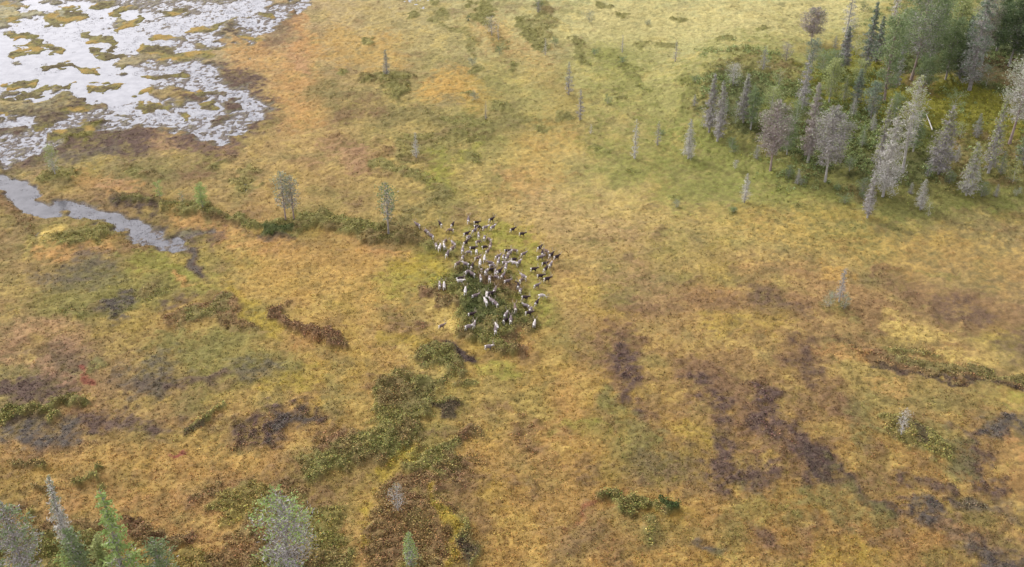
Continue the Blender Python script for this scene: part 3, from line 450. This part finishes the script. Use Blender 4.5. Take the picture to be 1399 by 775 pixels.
T = [ # name, px, py, top, width, shape, bark, twig, leaf, density, green share, label, category, group
 ('bog_pine',391,306,240,26,'pine','pine','grey','grey',.5,.42,'left of the two thin pines sharing one airy crown beside the green scrub ridge','pine tree',LONE),
 ('bog_pine',402,304,243,26,'pine','pine','grey','grey',.5,.35,'right of the two thin pines sharing one airy crown, pinkish trunk','pine tree',LONE),
 ('bog_pine',531,323,254,27,'pine','grey','grey','mid',.5,.40,'single thin pine with green top just left of the reindeer herd','pine tree',LONE),
 ('young_pine',278,288,257,17,'broad','grey','grey','bright',2.4,.85,'small bright green pine on the scrub ridge above the stream, largest of the three saplings','pine tree',LONE),
 ('young_pine',219,273,250,15,'bush','grey','grey','bright',2.6,.85,'small bright green pine at the left end of the three saplings above the stream','pine tree',LONE),
 ('young_pine',250,280,264,9,'bush','grey','grey','mid',1.3,.6,'tiny green pine between the two bigger saplings above the stream','pine tree',LONE),
 ('bog_pine',76,240,199,21,'broad','pale','pale','olive',1.5,.5,'sparse pale pine on the bank between lake and stream at the left','pine tree',LONE),
 ('bog_pine',528,104,68,13,'spruce','grey','grey','grey',1.2,.35,'grey narrow tree above the dark green scrub patch near the top','pine tree',LONE),
 ('dead_tree',569,217,182,12,'spruce','pale','pale','grey',.9,.2,'small whitish tree with bare pale stem in the scrub left of centre','dead tree',LONE),
 ('bog_pine',777,131,85,15,'slim','grey','grey','grey',1.0,.2,'upper of two slim grey trees right of the top centre','pine tree',LONE),
 ('bog_pine',792,166,122,13,'slim','grey','grey','grey',1.3,.15,'lower of two slim grey trees right of the top centre','pine tree',LONE),
 ('dead_tree',745,76,52,9,'snag','pale','pale','grey',.6,.1,'tiny pale snag below the shrubs at the top centre','dead tree',LONE),
 ('young_pine',735,18,-6,12,'slim','grey','grey','mid',1,.3,'small pine cut by the top edge at the centre','pine tree',LONE),
 ('dead_tree',672,48,22,22,'broad','grey','pale','grey',.5,.1,'wide pale leafless bush-like tree near the top, left of centre','dead tree',LONE),
 ('dead_tree',681,55,34,6,'snag','pale','pale','grey',.5,.05,'short bare stake-like snag touching the pale leafless tree','dead tree',LONE),
 ('dead_tree',664,166,140,9,'slim','grey','grey','grey',.8,.2,'short grey tree at the right tip of the scrub patch above centre','dead tree',LONE),
 ('dead_tree',867,214,160,15,'slim','pale','pale','grey',.7,.12,'pale ghostly snag with bare stem left of the wood','dead tree',LONE),
 ('dead_tree',898,197,163,13,'slim','grey','grey','grey',1.0,.15,'short grey snag between the pale snag and the grey spruce','dead tree',LONE),
 ('bog_spruce',941,208,153,19,'spruce','pale','pale','grey',1.0,.2,'pale grey spruce first to the left of the wood','spruce tree',LONE),
 ('bog_pine',922,86,56,11,'slim','grey','grey','grey',1.1,.2,'small slim grey tree alone on the pale grass at the upper right','pine tree',LONE),
 ('dead_tree',850,71,46,8,'slim','pale','grey','grey',.7,.2,'thin upright snag in the green scrub right of the top centre','dead tree',LONE),
 ('dead_tree',807,182,168,7,'slim','pale','pale','grey',.8,.1,'knee high pale snag below the two slim grey trees','dead tree',LONE),
 ('bog_spruce',1018,268,227,14,'spruce','grey','pale','grey',1.3,.1,'small pale grey spruce alone on the grass below the wood','spruce tree',LONE),
 ('dead_tree',1005,224,212,9,'broad','pale','pale','grey',.6,.1,'tiny pale dead shrub above the small lone grey spruce','dead tree',LONE),
 ('dead_tree',1147,408,362,15,'snag','pale','grey','grey',1.5,.1,'thin bare snag standing between two small bushes on the right hand heath','dead tree',LONE),
 ('young_pine',1133,416,397,18,'bush','grey','pale','grey',2.2,.7,'low green bush on the left foot of the thin bare snag','bush',LONE),
 ('young_pine',1154,417,398,17,'bush','grey','pale','grey',2.2,.7,'low pale green bush on the right foot of the thin bare snag','bush',LONE),
 ('dead_tree',1232,590,556,20,'broad','pale','pale','grey',.7,.05,'small whitish leafless tree in the scrub at the lower right','dead tree',LONE),
 ('dead_tree',544,702,668,24,'broad','grey','pale','grey',.8,.25,'greyish white leafless tree in brown heather below centre','dead tree',LONE),
 ('young_pine',561,774,728,26,'spruce','grey','grey','bright',1.5,.5,'small green topped pine at the bottom edge below centre','pine tree',LONE),
 ('bog_pine',402,792,688,80,'broad','grey','grey','bright',1.0,.26,'wide grey crowned pine with light green rim at the bottom edge','pine tree',LONE),
 ('young_pine',388,800,764,34,'bush','grey','grey','dark',1.6,.85,'dark green bush at the foot of the wide grey crowned pine','bush',LONE),
 ('bog_pine',48,830,698,60,'pine','grey','grey','mid',1.0,.25,'big grey tree in the bottom left corner','pine tree',NEAR),
 ('bog_spruce',97,758,660,30,'spruce','grey','pale','grey',.9,.2,'tall thin grey tree rising highest in the lower left group','spruce tree',NEAR),
 ('young_pine',118,812,728,34,'broad','grey','grey','mid',1.0,.6,'blue green rounded pine between the thin grey and the bright green tree','pine tree',NEAR),
 ('young_spruce',178,835,684,62,'spruce','grey','grey','bright',1.1,.60,'bright green cone shaped spruce in the lower left group','spruce tree',NEAR),
 ('young_pine',153,815,740,22,'broad','grey','grey','olive',1.7,.85,'narrow yellow green sapling leaning on the bright green spruce','pine tree',NEAR),
 ('young_pine',229,822,744,38,'broad','grey','grey','mid',.9,.6,'pale green round topped pine, rightmost of the lower left group','pine tree',NEAR),
 ('young_pine',98,806,758,24,'bush','grey','grey','bright',1.7,.85,'low bright green bush at the very bottom of the lower left group','pine tree',NEAR),
 ('young_pine',10,815,752,36,'bush','grey','grey','mid',1.5,.8,'green bush touching the left edge at the bottom corner','pine tree',NEAR),
 # the wood
 ('spruce_tree',969,180,100,20,'spruce','grey','grey','grey',1.2,.18,'left of the twin slim grey spruces at the left edge of the wood','spruce tree',WOOD),
 ('spruce_tree',980,190,108,20,'spruce','pale','grey','grey',1.2,.15,'right of the twin slim grey spruces at the left edge of the wood','spruce tree',WOOD),
 ('bog_pine',1000,128,98,24,'broad','grey','pale','grey',1.0,.2,'low grey bushy tree behind the twin slim spruces','pine tree',WOOD),
 ('spruce_tree',1015,173,107,19,'spruce','grey','grey','grey',1.2,.22,'grey spruce right of the twin slim spruces','spruce tree',WOOD),
 ('birch_tree',1025,180,124,18,'broad','pale','grey','mid',1.3,.75,'green birch leaning to the grey spruce at the left of the wood','birch tree',WOOD),
 ('bog_pine',1053,228,136,38,'pine','pine','brown','grey',1.6,.14,'broad round topped grey pine in front of the wood, leftmost of the large ones','pine tree',WOOD),
 ('dead_tree',1094,160,86,22,'slim','pale','grey','blue',1.2,.15,'leaning blue grey snag in the clearing of the wood','dead tree',WOOD),
 ('spruce_tree',1104,222,116,26,'spruce','pale','brown','grey',1.5,.14,'brownish spruce left behind the large grey pine','spruce tree',WOOD),
 ('bog_pine',1128,245,143,44,'pine','pale','grey','grey',1.7,.13,'large grey pine with bare white foot at the front of the wood','pine tree',WOOD),
 ('spruce_tree',1186,292,232,18,'spruce','pale','grey','grey',1.1,.08,'small bare footed grey spruce standing lowest in front of the wood','spruce tree',WOOD),
 ('spruce_tree',1207,264,156,44,'spruce','pale','pale','grey',1.3,.10,'wide ragged dead spruce with bleached branches','spruce tree',WOOD),
 ('spruce_tree',1199,240,138,26,'spruce','grey','grey','olive',1.1,.3,'yellow tipped spruce behind the ragged dead spruce','spruce tree',WOOD),
 ('scots_pine',1232,240,112,30,'pine','pale','pale','olive',1.2,.25,'tall slender pale pine with a long straight bare trunk','pine tree',WOOD),
 ('spruce_tree',1282,240,147,38,'spruce','grey','grey','olive',1.7,.16,'regular cone shaped grey spruce in the mossy clearing','spruce tree',WOOD),
 ('young_spruce',1266,243,216,12,'slim','grey','grey','blue',1.3,.5,'knee high spruce at the left foot of the cone shaped grey spruce','spruce tree',WOOD),
 ('young_spruce',1258,282,239,17,'spruce','grey','pale','grey',1.4,.15,'small pale grey spruce below the cone shaped grey spruce','spruce tree',WOOD),
 ('young_spruce',1269,290,270,10,'bush','pale','pale','olive',1.2,.5,'tiny pale sapling touching the small pale grey spruce','spruce tree',WOOD),
 ('spruce_tree',1321,262,188,27,'spruce','pale','pale','olive',1.4,.25,'pale yellowish spruce at the front, right of the cone shaped one','spruce tree',WOOD),
 ('young_spruce',1332,194,160,15,'spruce','grey','grey','blue',1.5,.3,'short grey blue spruce alone in the clearing','spruce tree',WOOD),
 ('spruce_tree',1350,237,134,22,'spruce','pale','grey','olive',1.4,.3,'narrow grey spruce left of the tall pink trunked pine','spruce tree',WOOD),
 ('scots_pine',1378,200,82,50,'pine','pine','pale','grey',1.2,.3,'tall pine with pinkish trunk at the right edge','pine tree',WOOD),
 ('spruce_tree',1399,225,150,28,'spruce','grey','grey','mid',1.3,.5,'greenish spruce cut by the right edge','spruce tree',WOOD),
 ('dead_tree',1108,60,12,34,'pine','pine','brown','grey',1.6,.04,'round topped brown dead pine alone above the wood','dead tree',WOOD),
 ('dead_tree',1155,50,-22,22,'slim','pale','pale','grey',.9,.2,'pale pinkish snag at the top edge above the wood','dead tree',WOOD),
 ('spruce_tree',1150,105,46,19,'spruce','grey','grey','blue',1.9,.18,'dark slim spruce at the back left of the wood','spruce tree',WOOD),
 ('spruce_tree',1180,110,16,22,'spruce','grey','grey','blue',1.8,.45,'green grey spruce right of the dark slim one','spruce tree',WOOD),
 ('dead_tree',1218,38,-20,16,'slim','pine','pale','grey',.7,.2,'thin pinkish snag cut by the top edge over the wood','dead tree',WOOD),
 ('bog_pine',1206,150,38,40,'broad','pine','brown','mid',1.4,.72,'tall bushy green pine left of the crooked pine','pine tree',WOOD),
 ('bog_pine',1223,128,50,16,'slim','grey','grey','blue',1.4,.3,'dark thin pole-like tree between the bushy green and the crooked pine','pine tree',WOOD),
 ('scots_pine',1243,118,-4,62,'pine','pine','grey','mid',1.5,.45,'big crooked pine with pink grey trunk and spreading crown','pine tree',WOOD),
 ('bog_pine',1268,95,2,40,'broad','grey','grey','mid',1.4,.6,'soft green tree right behind the crooked pine','pine tree',WOOD),
 ('birch_tree',1290,118,38,36,'broad','grey','grey','mid',1.4,.8,'green birch left of the tallest dark spruce','birch tree',WOOD),
 ('spruce_tree',1322,134,-12,42,'spruce','grey','grey','blue',1.8,.40,'tallest dark spruce of the wood with bluish foot','spruce tree',WOOD),
 ('spruce_tree',1309,116,30,28,'spruce','grey','grey','dark',1.7,.55,'dark spruce half hidden at the left of the tallest spruce','spruce tree',WOOD),
 ('bog_pine',1340,92,2,34,'pine','grey','brown','grey',1.4,.35,'brownish pine right behind the tallest spruce','pine tree',WOOD),
 ('scots_pine',1376,98,4,52,'pine','grey','grey','dark',1.9,.7,'dark dense pine with grey top at the upper right corner','pine tree',WOOD),
 ('spruce_tree',1360,76,-14,34,'spruce','grey','grey','dark',1.9,.85,'deep green spruce left of the dense pine in the upper right corner','spruce tree',WOOD),
 ('spruce_tree',1398,100,8,34,'broad','grey','grey','dark',1.7,.7,'dark green tree cut by the right edge behind the dense pine','spruce tree',WOOD),
 ('young_spruce',1168,152,104,18,'spruce','grey','grey','blue',1.6,.5,'small blue green spruce at the foot of the bushy green pine','spruce tree',WOOD),
 ('young_spruce',1151,147,112,15,'spruce','pale','grey','olive',1.3,.5,'small yellowish spruce left of the small blue green one','spruce tree',WOOD),
 ('birch_tree',1131,150,92,26,'broad','pale','grey','olive',1.1,.75,'light green birch between the leaning snag and the small spruces','birch tree',WOOD),
 ('bog_pine',1108,96,62,24,'broad','grey','grey','blue',1.4,.55,'bluish round tree just behind the leaning snag','pine tree',WOOD),
 ('dead_tree',1073,90,66,19,'broad','grey','brown','grey',1.2,.05,'small round brown dead tree left behind the bluish round tree','dead tree',WOOD),
 ('bog_pine',1041,108,76,17,'slim','grey','grey','blue',1.1,.3,'small grey green tree on the back left edge of the wood','pine tree',WOOD),
 ('birch_tree',1075,210,160,22,'broad','pale','grey','mid',1.2,.8,'green birch close behind the broad round topped pine','birch tree',WOOD),
 ('birch_tree',1052,160,128,26,'broad','pale','grey','olive',1.2,.8,'light green birch rising behind the broad round topped pine','birch tree',WOOD),
 ('birch_tree',1246,215,160,20,'broad','pale','grey','mid',1.2,.75,'green birch right of the tall slender pale pine','birch tree',WOOD),
 ('birch_tree',1300,165,135,26,'bush','pale','grey','mid',1.3,.8,'round green birch bush under the tallest dark spruce','birch tree',WOOD),

 ('spruce_tree',1196,92,28,18,'spruce','grey','grey','blue',1.5,.4,'slim spruce between the green grey spruce and the tall bushy green pine','spruce tree',WOOD),
 ('birch_tree',1135,118,82,24,'broad','pale','grey','mid',1.3,.8,'green birch on the back left slope below the dark slim spruce','birch tree',WOOD),
 ('birch_tree',1170,128,92,22,'broad','pale','grey','olive',1.3,.8,'light green birch below the green grey spruce at the back','birch tree',WOOD),
 ('bog_pine',1258,132,84,26,'broad','grey','grey','mid',1.4,.65,'green round tree at the right foot of the crooked pine','pine tree',WOOD),
 ('spruce_tree',1278,72,4,24,'spruce','grey','grey','mid',1.5,.55,'green spruce at the top edge between the crooked pine and the tallest spruce','spruce tree',WOOD),
 ('bog_pine',1303,80,14,30,'broad','grey','grey','olive',1.3,.7,'yellow green tree at the top left of the tallest dark spruce','pine tree',WOOD),
 ('birch_tree',1345,128,100,26,'bush','pale','grey','mid',1.3,.8,'green birch bush on the dark slope under the dense pine','birch tree',WOOD),
 ('birch_tree',1218,178,138,20,'broad','pale','grey','mid',1.2,.8,'green birch left of the tall slender pale pine','birch tree',WOOD),
 ('bog_pine',1188,170,120,22,'broad','grey','grey','blue',1.3,.55,'blue green tree below the tall bushy green pine','pine tree',WOOD),
 ('young_spruce',1367,238,206,16,'spruce','grey','grey','mid',1.4,.5,'small green spruce right of the narrow grey spruce','spruce tree',WOOD),
 ('birch_tree',1085,178,150,20,'broad','pale','grey','mid',1.3,.8,'low green birch at the left foot of the leaning blue grey snag','birch tree',WOOD),
 ('birch_tree',1004,172,146,18,'bush','pale','grey','mid',1.3,.8,'low green birch between the twin slim spruces and the grey spruce','birch tree',WOOD),
]
for a in T: make_tree(*a)
EDGE = [(948,150,16),(958,172,20),(992,160,22),(1000,200,14),(1034,212,20),(1066,196,26),(1078,238,16),(1090,246,22),(1112,190,30),(1143,222,28),(1148,196,24),(1160,236,18),(1163,170,26),(1176,206,30),(1178,262,22),(1190,188,26),(1222,248,20),(1244,262,16),
        (1297,250,18),(1305,226,24),(1310,196,22),(1336,244,16),(1342,262,20),(1362,262,18),(1384,248,26),(1246,188,20),(1062,128,22),(1098,122,26),(1122,110,30),(1140,70,18),(1168,80,26),(1212,70,34),(1236,60,36),(1290,60,34)]
for n, (a, b, hh) in enumerate(sorted(EDGE)):
    k = n % 4; nm, shp, lf, tw = (('young_spruce','spruce','grey','grey'),('birch_tree','bush','olive','grey'),('young_spruce','spruce','mid','pale'),('birch_tree','broad','mid','grey'))[k]
    col_ = ('grey', 'yellow green', 'green', 'fresh green')[k]; kk = n//4
    make_tree(nm, a, b, b-hh, hh*(.5 if shp == 'spruce' else .85), shp, 'pale', tw, lf, 1.4, .3 if k == 0 else .7, f'small {col_} {"spruce" if "spruce" in nm else "birch"} among the big trees of the wood, ' + ('first' if kk == 0 else ['','second','third','fourth','fifth','sixth','seventh','eighth','ninth'][kk]) + ' such from the left', nm.split('_')[0 if 'birch' in nm else 1] + ' tree', 'small undergrowth trees of the wood')
# single shrubs on the open bog
SH = [(805,30,20,'grey'),(758,62,14,'mid'),(885,32,9,'grey'),(830,145,14,'mid'),(683,75,16,'mid'),(735,14,18,'dark'),(905,178,10,'mid'),(648,140,16,'grey'),(645,92,14,'grey'),(925,275,12,'grey'),(1003,282,10,'mid'),
      (1155,272,16,'mid'),(1180,268,12,'mid'),(1347,262,13,'grey'),(948,120,13,'mid'),(812,76,12,'mid'),(850,88,12,'mid'),(1002,205,14,'mid'),(1095,248,12,'grey'),(1145,256,10,'mid'),(1390,262,14,'grey'),(1180,15,16,'dark'),(1165,45,14,'dark'),(640,30,10,'dark')]
ordn = ['first','second','third','fourth','fifth','sixth','seventh','eighth','ninth','tenth','eleventh','twelfth','thirteenth','fourteenth','fifteenth','sixteenth','seventeenth','eighteenth','nineteenth','twentieth','twenty-first','twenty-second','twenty-third','twenty-fourth']
tone = dict(grey='grey green', mid='green', dark='dark green')
srt = sorted(SH); 
for a, b, wd, lf in SH:
    n = sorted([q for q in SH if q[3] == lf]).index((a, b, wd, lf))
    where = 'on the pale grass' if a < 940 else 'beside the wood'
    make_tree('low_shrub', a, b, b - wd*.62, wd, 'bush', 'grey', 'grey', lf, 2.0, .85, f'low {tone[lf]} shrub {where}, {ordn[n]} {tone[lf]} one from the left', 'shrub', 'low shrubs on the grass in the far half')
# fallen trunk
x0, y0 = ground(1263, 168, 2); x1, y1 = ground(1272, 186, 2); zz = h1((x0+x1)/2, (y0+y1)/2)
lg = link('fallen_log', np_mesh('fallen_log', *map(np.array, tube([(x0, y0, zz+1.0), ((x0+x1)/2, (y0+y1)/2, zz+.75), (x1, y1, zz+.35)], [.09, .13, .15], 8)), True), None, M_bark['pale'])
tag(lg, 'bleached fallen tree trunk lying in the mossy clearing of the wood', 'fallen trunk')

# ------------------------------------------------------------ reindeer
def skin(name, joints, edges):
    """one continuous surface grown round a skeleton: joints = {key: (x, y, z, radius)}"""
    keys = list(joints); me = bpy.data.meshes.new(name); me.from_pydata([joints[k][:3] for k in keys], [(keys.index(a), keys.index(b)) for a, b in edges], [])
    o = bpy.data.objects.new(name, me); COL.objects.link(o); mo = o.modifiers.new('s', 'SKIN'); mo.use_smooth_shade = True
    for k, d in zip(keys, me.skin_vertices[0].data): q = joints[k][3]; d.radius = (q, q) if not isinstance(q, tuple) else q; d.use_root = (k == keys[0])
    ms = o.modifiers.new('u', 'SUBSURF'); ms.levels = 1; bpy.context.view_layer.update()
    ev = o.evaluated_get(bpy.context.evaluated_depsgraph_get()); res = bpy.data.meshes.new_from_object(ev); res.name = name
    bpy.data.objects.remove(o); return res
def deer_body(pose, k=1.0):
    J = {'pelvis': (-.50,0,.99,.27), 'loin': (-.22,0,.97,.29), 'chest': (.12,0,.94,.33), 'shoulder': (.42,0,.98,.28)}
    E = [('pelvis','loin'),('loin','chest'),('chest','shoulder')]
    neck = {'walk': [(.64,0,1.02,.19),(.82,0,1.10,.15),(.98,0,1.17,.12),(1.13,0,1.12,.09),(1.28,0,1.02,.06)],
            'graze': [(.64,0,.92,.165),(.84,0,.68,.12),(.98,0,.46,.10),(1.06,0,.30,.08),(1.14,0,.13,.055)],
            'turn': [(.64,.06,1.08,.17),(.80,.20,1.22,.125),(.88,.36,1.33,.105),(.90,.53,1.28,.08),(.90,.70,1.2,.055)]}[pose]
    pr = 'shoulder'
    for i, q in enumerate(neck): J['n%d' % i] = q; E.append((pr, 'n%d' % i)); pr = 'n%d' % i
    J['tail'] = (-.70,0,1.06,.06); J['tail2'] = (-.78,0,.93,.035); E += [('pelvis','tail'),('tail','tail2')]
    hd = neck[2]
    st = {'walk': (.16,-.14,-.13,.15), 'graze': (.06,-.07,.08,-.06), 'turn': (.03,-.05,.05,-.02)}[pose]
    for i, s in enumerate((1, -1)):
        f = st[i]; b = st[2+i]
        J['fa%d'%i] = (.42,s*.14,.74,.105); J['fb%d'%i] = (.46+f*.5,s*.15,.44,.055); J['fc%d'%i] = (.43+f,s*.15,.12,.036); J['fd%d'%i] = (.48+f,s*.15,.03,.05)
        J['ha%d'%i] = (-.46,s*.15,.76,.135); J['hb%d'%i] = (-.38+b*.4,s*.16,.60,.085); J['hc%d'%i] = (-.62+b*.8,s*.16,.40,.048); J['hd%d'%i] = (-.56+b,s*.16,.10,.036); J['he%d'%i] = (-.51+b,s*.16,.03,.05)
        J['ea%d'%i] = (hd[0]-.05,hd[1]+s*.16,hd[2]+.06,.03)
        E += [('shoulder','fa%d'%i),('fa%d'%i,'fb%d'%i),('fb%d'%i,'fc%d'%i),('fc%d'%i,'fd%d'%i),('pelvis','ha%d'%i),('ha%d'%i,'hb%d'%i),('hb%d'%i,'hc%d'%i),('hc%d'%i,'hd%d'%i),('hd%d'%i,'he%d'%i),('n2','ea%d'%i)]
    return skin('reindeer_body', J, E), hd
def antler(pose, hd, s):
    hd = np.array(hd[:3]); fw = {'walk': (1,0,-.3), 'graze': (.45,0,-.9), 'turn': (.15,1,-.3)}[pose]; fw = np.array(fw)/np.linalg.norm(fw); side = np.cross((0,0,1), fw); side /= np.linalg.norm(side); up = np.cross(fw, side)
    def q(a, b, c): return hd + fw*a + side*b*s + up*(c + .06)
    P_ = [tube([q(0,.05,.02),q(-.16,.20,.18),q(-.22,.32,.40),q(-.08,.36,.62),q(.08,.30,.76)],[.028,.026,.024,.02,.012],5), tube([q(-.02,.07,.05),q(.14,.10,.16),q(.24,.08,.18)],[.02,.018,.008],5),
          tube([q(-.2,.26,.28),q(-.02,.28,.38),q(.06,.27,.46)],[.018,.016,.008],5), tube([q(-.1,.36,.6),q(-.2,.4,.74),q(-.2,.4,.82)],[.018,.015,.008],5), tube([q(-.22,.32,.4),q(-.36,.36,.5)],[.016,.008],5)]
    v, f = join(P_); return np_mesh('antler', v, f, True)
def coat(name, back, side, rump, neck):
    def f(t, b):
        c = N(t, 'ShaderNodeTexCoord'); s = N(t, 'ShaderNodeSeparateXYZ'); t.links.new(c.outputs['Object'], s.inputs[0]); n = noise(t, 5, 3)
        col = mixrgb(t, mrange(t, n, .35, .65, 0, 1), back, side); col = mixrgb(t, mrange(t, s.outputs['X'], .50, .72, 0, 1), col, neck)
        col = mixrgb(t, mrange(t, s.outputs['Z'], .62, .45, 0, .6), col, side); col = mixrgb(t, mrange(t, s.outputs['X'], -.44, -.58, 0, 1), col, rump)
        t.links.new(col, b.inputs['Base Color']); b.inputs['Roughness'].default_value = .9; b.inputs['Specular IOR Level'].default_value = .1
    return mat(name, f)
COAT = dict(dark=coat('dark_brown_coat', (.028,.018,.022), (.055,.038,.042), (.78,.74,.72), (.07,.05,.052)), grey=coat('grey_brown_coat', (.105,.078,.082), (.19,.15,.155), (.78,.74,.72), (.26,.21,.21)),
            brown=coat('mid_brown_coat', (.13,.09,.075), (.20,.145,.125), (.74,.68,.62), (.26,.20,.175)), pale=coat('pale_grey_coat', (.26,.22,.225), (.16,.125,.13), (.82,.79,.77), (.55,.50,.49)),
            white=coat('cream_white_coat', (.60,.56,.545), (.30,.26,.26), (.85,.82,.8), (.78,.74,.7)))  # white back over grey sides paints light from above into the coat
M_ant = plain('velvet_antler', (.36,.29,.24), (.52,.44,.38), 4)
BOD = {}
for pose in ('walk', 'graze', 'turn'):
    me, hd = deer_body(pose); an = [antler(pose, hd, 1), antler(pose, hd, -1)]
    for m_ in an: m_.materials.append(M_ant)
    for cn_, cm_ in COAT.items():
        m2 = me.copy(); m2.materials.clear(); m2.materials.append(cm_); BOD[pose, cn_] = (m2, an)
PROTO = {}
def proto(pose, cn_):
    root = link('reindeer', None); b = link('body', BOD[pose, cn_][0], root)
    for a_ in BOD[pose, cn_][1]: link('antler', a_, root)
    return root
# (x, y, screen heading in degrees counter-clockwise from right, coat, pose) -- w walk, g graze, t turned head
D = '''571,308,150,grey,w;583,317,145,grey,g;590,324,140,grey,w;602,307,140,dark,w;618,308,60,dark,w;616,315,170,brown,g;640,303,80,grey,w;651,305,5,dark,w;652,311,0,dark,g;671,301,25,dark,w;
663,313,15,pale,w;673,313,30,pale,w;637,320,20,dark,w;640,324,40,pale,g;648,317,40,grey,w;654,324,85,pale,w;662,327,80,pale,g;636,333,35,dark,w;608,329,60,brown,g;620,334,140,pale,w;596,339,95,pale,g;601,342,85,white,w;607,340,100,white,w;
611,350,55,grey,w;618,345,40,brown,w;632,344,90,pale,w;641,347,170,pale,g;646,342,0,dark,w;651,346,100,white,g;632,353,70,pale,g;666,347,40,brown,w;662,340,10,dark,g;669,329,150,brown,g;670,338,80,brown,w;653,333,20,brown,g;
625,369,30,brown,w;637,366,165,pale,w;645,370,60,dark,w;639,378,20,pale,g;646,380,160,grey,w;628,385,10,dark,w;629,392,0,white,w;601,396,95,pale,w;607,395,110,white,w;656,365,90,white,w;662,357,95,white,w;658,374,85,pale,g;652,355,20,brown,w;
671,362,170,grey,w;670,371,10,dark,w;677,374,90,pale,w;664,379,70,pale,g;657,386,90,pale,w;669,390,85,pale,g;672,367,5,pale,g;680,355,30,grey,w;681,361,60,pale,w;688,355,80,pale,g;693,344,0,dark,w;696,349,40,pale,w;693,356,50,grey,w;704,345,160,brown,g;
715,349,15,grey,w;702,358,10,dark,g;703,363,170,white,w;709,361,40,pale,w;690,363,0,pale,w;691,372,95,pale,w;682,377,30,dark,w;679,383,150,grey,g;693,389,5,grey,w;687,381,50,grey,w;737,341,40,dark,w;741,348,95,dark,w;753,350,30,dark,w;760,354,20,dark,w;
738,354,10,grey,w;747,346,150,brown,w;744,363,5,dark,w;752,365,60,pale,w;729,370,5,dark,w;745,371,40,dark,w;738,379,5,dark,w;747,384,10,dark,w;716,381,150,pale,w;712,387,45,brown,g;733,392,15,grey,w;708,395,90,dark,t;711,399,70,pale,g;740,406,5,white,g;
700,316,25,dark,w;713,322,5,dark,w;636,408,90,white,w;649,409,10,grey,w;665,408,95,white,w;670,406,0,dark,w;664,421,130,white,w;672,418,150,pale,w;678,423,140,grey,w;676,403,60,grey,w;691,436,60,pale,w;697,438,80,dark,w;698,445,95,grey,w;690,442,30,dark,g;704,428,90,brown,w;
733,416,40,dark,w;719,421,160,pale,w;717,416,0,dark,w;725,425,70,pale,g;722,435,5,dark,w;730,445,60,white,w;679,452,120,white,w;677,459,95,grey,w;640,453,15,pale,w;648,450,80,pale,w;644,435,5,dark,w;667,476,0,pale,w;603,446,20,brown,w'''
deer = []
for q in D.replace('\n', '').split(';'):
    a, b, hdg, cn_, ps = q.split(','); deer.append((float(a), float(b), float(hdg), cn_, {'w': 'walk', 'g': 'graze', 't': 'turn'}[ps]))
cname = dict(dark='dark brown', grey='grey brown', brown='mid brown', pale='pale grey', white='cream white'); pname = dict(walk='walking', graze='grazing', turn='looking aside')
def dname(h_):
    return ('right' if h_ < 35 else 'up to the right' if h_ < 75 else 'away' if h_ < 112 else 'up to the left' if h_ < 156 else 'left')
def cluster(a, b):
    if a > 727: return 'in the right hand group' if b < 400 else 'at the lower right of the herd'
    if b < 332: return 'in the upper left string' if a < 630 else ('in the upper middle' if a < 690 else 'alone off the upper right')
    if b < 400: return 'on the left flank' if a < 633 else ('in the central crowd' if a < 686 else 'right of the central crowd')
    if b < 430: return 'in the green scrub' if a < 700 else 'at the lower right of the herd'
    return 'at the lower end of the herd'
base = [f'{cname[c_]} reindeer {pname[p_]} {dname(h_)} {cluster(a, b)}' if p_ != 'turn' else f'{cname[c_]} reindeer {pname[p_]} {cluster(a, b)}' for a, b, h_, c_, p_ in deer]
for i, (a, b, hdg, cn_, ps) in enumerate(deer):
    same = sorted([k for k in range(len(deer)) if base[k] == base[i]], key=lambda k: deer[k][0]); lab = base[i]
    if len(same) == 2: lab += ', ' + ('left' if same[0] == i else 'right') + ' of two'
    elif len(same) > 2: lab += f', {ordn[same.index(i)]} from the left'
    x, y = ground(a, b + 1.0, .8)
    if (ps, cn_) not in PROTO: PROTO[ps, cn_] = o = proto(ps, cn_)
    else:
        src = PROTO[ps, cn_]; o = src.copy(); COL.objects.link(o)
        for ch in src.children: c2 = ch.copy(); COL.objects.link(c2); c2.parent = o
    rr = random.Random(i); hw = math.atan2(math.sin(R(hdg))/sp, math.cos(R(hdg))) + rr.uniform(-.15, .15)
    o.location = (x, y, h1(x, y) - .06); o.rotation_euler = (0, 0, hw); k = rr.uniform(.90, 1.05); o.scale = (k*.88, k*1.08, k)
    tag(o, lab, 'reindeer', 'reindeer of the herd at the centre')
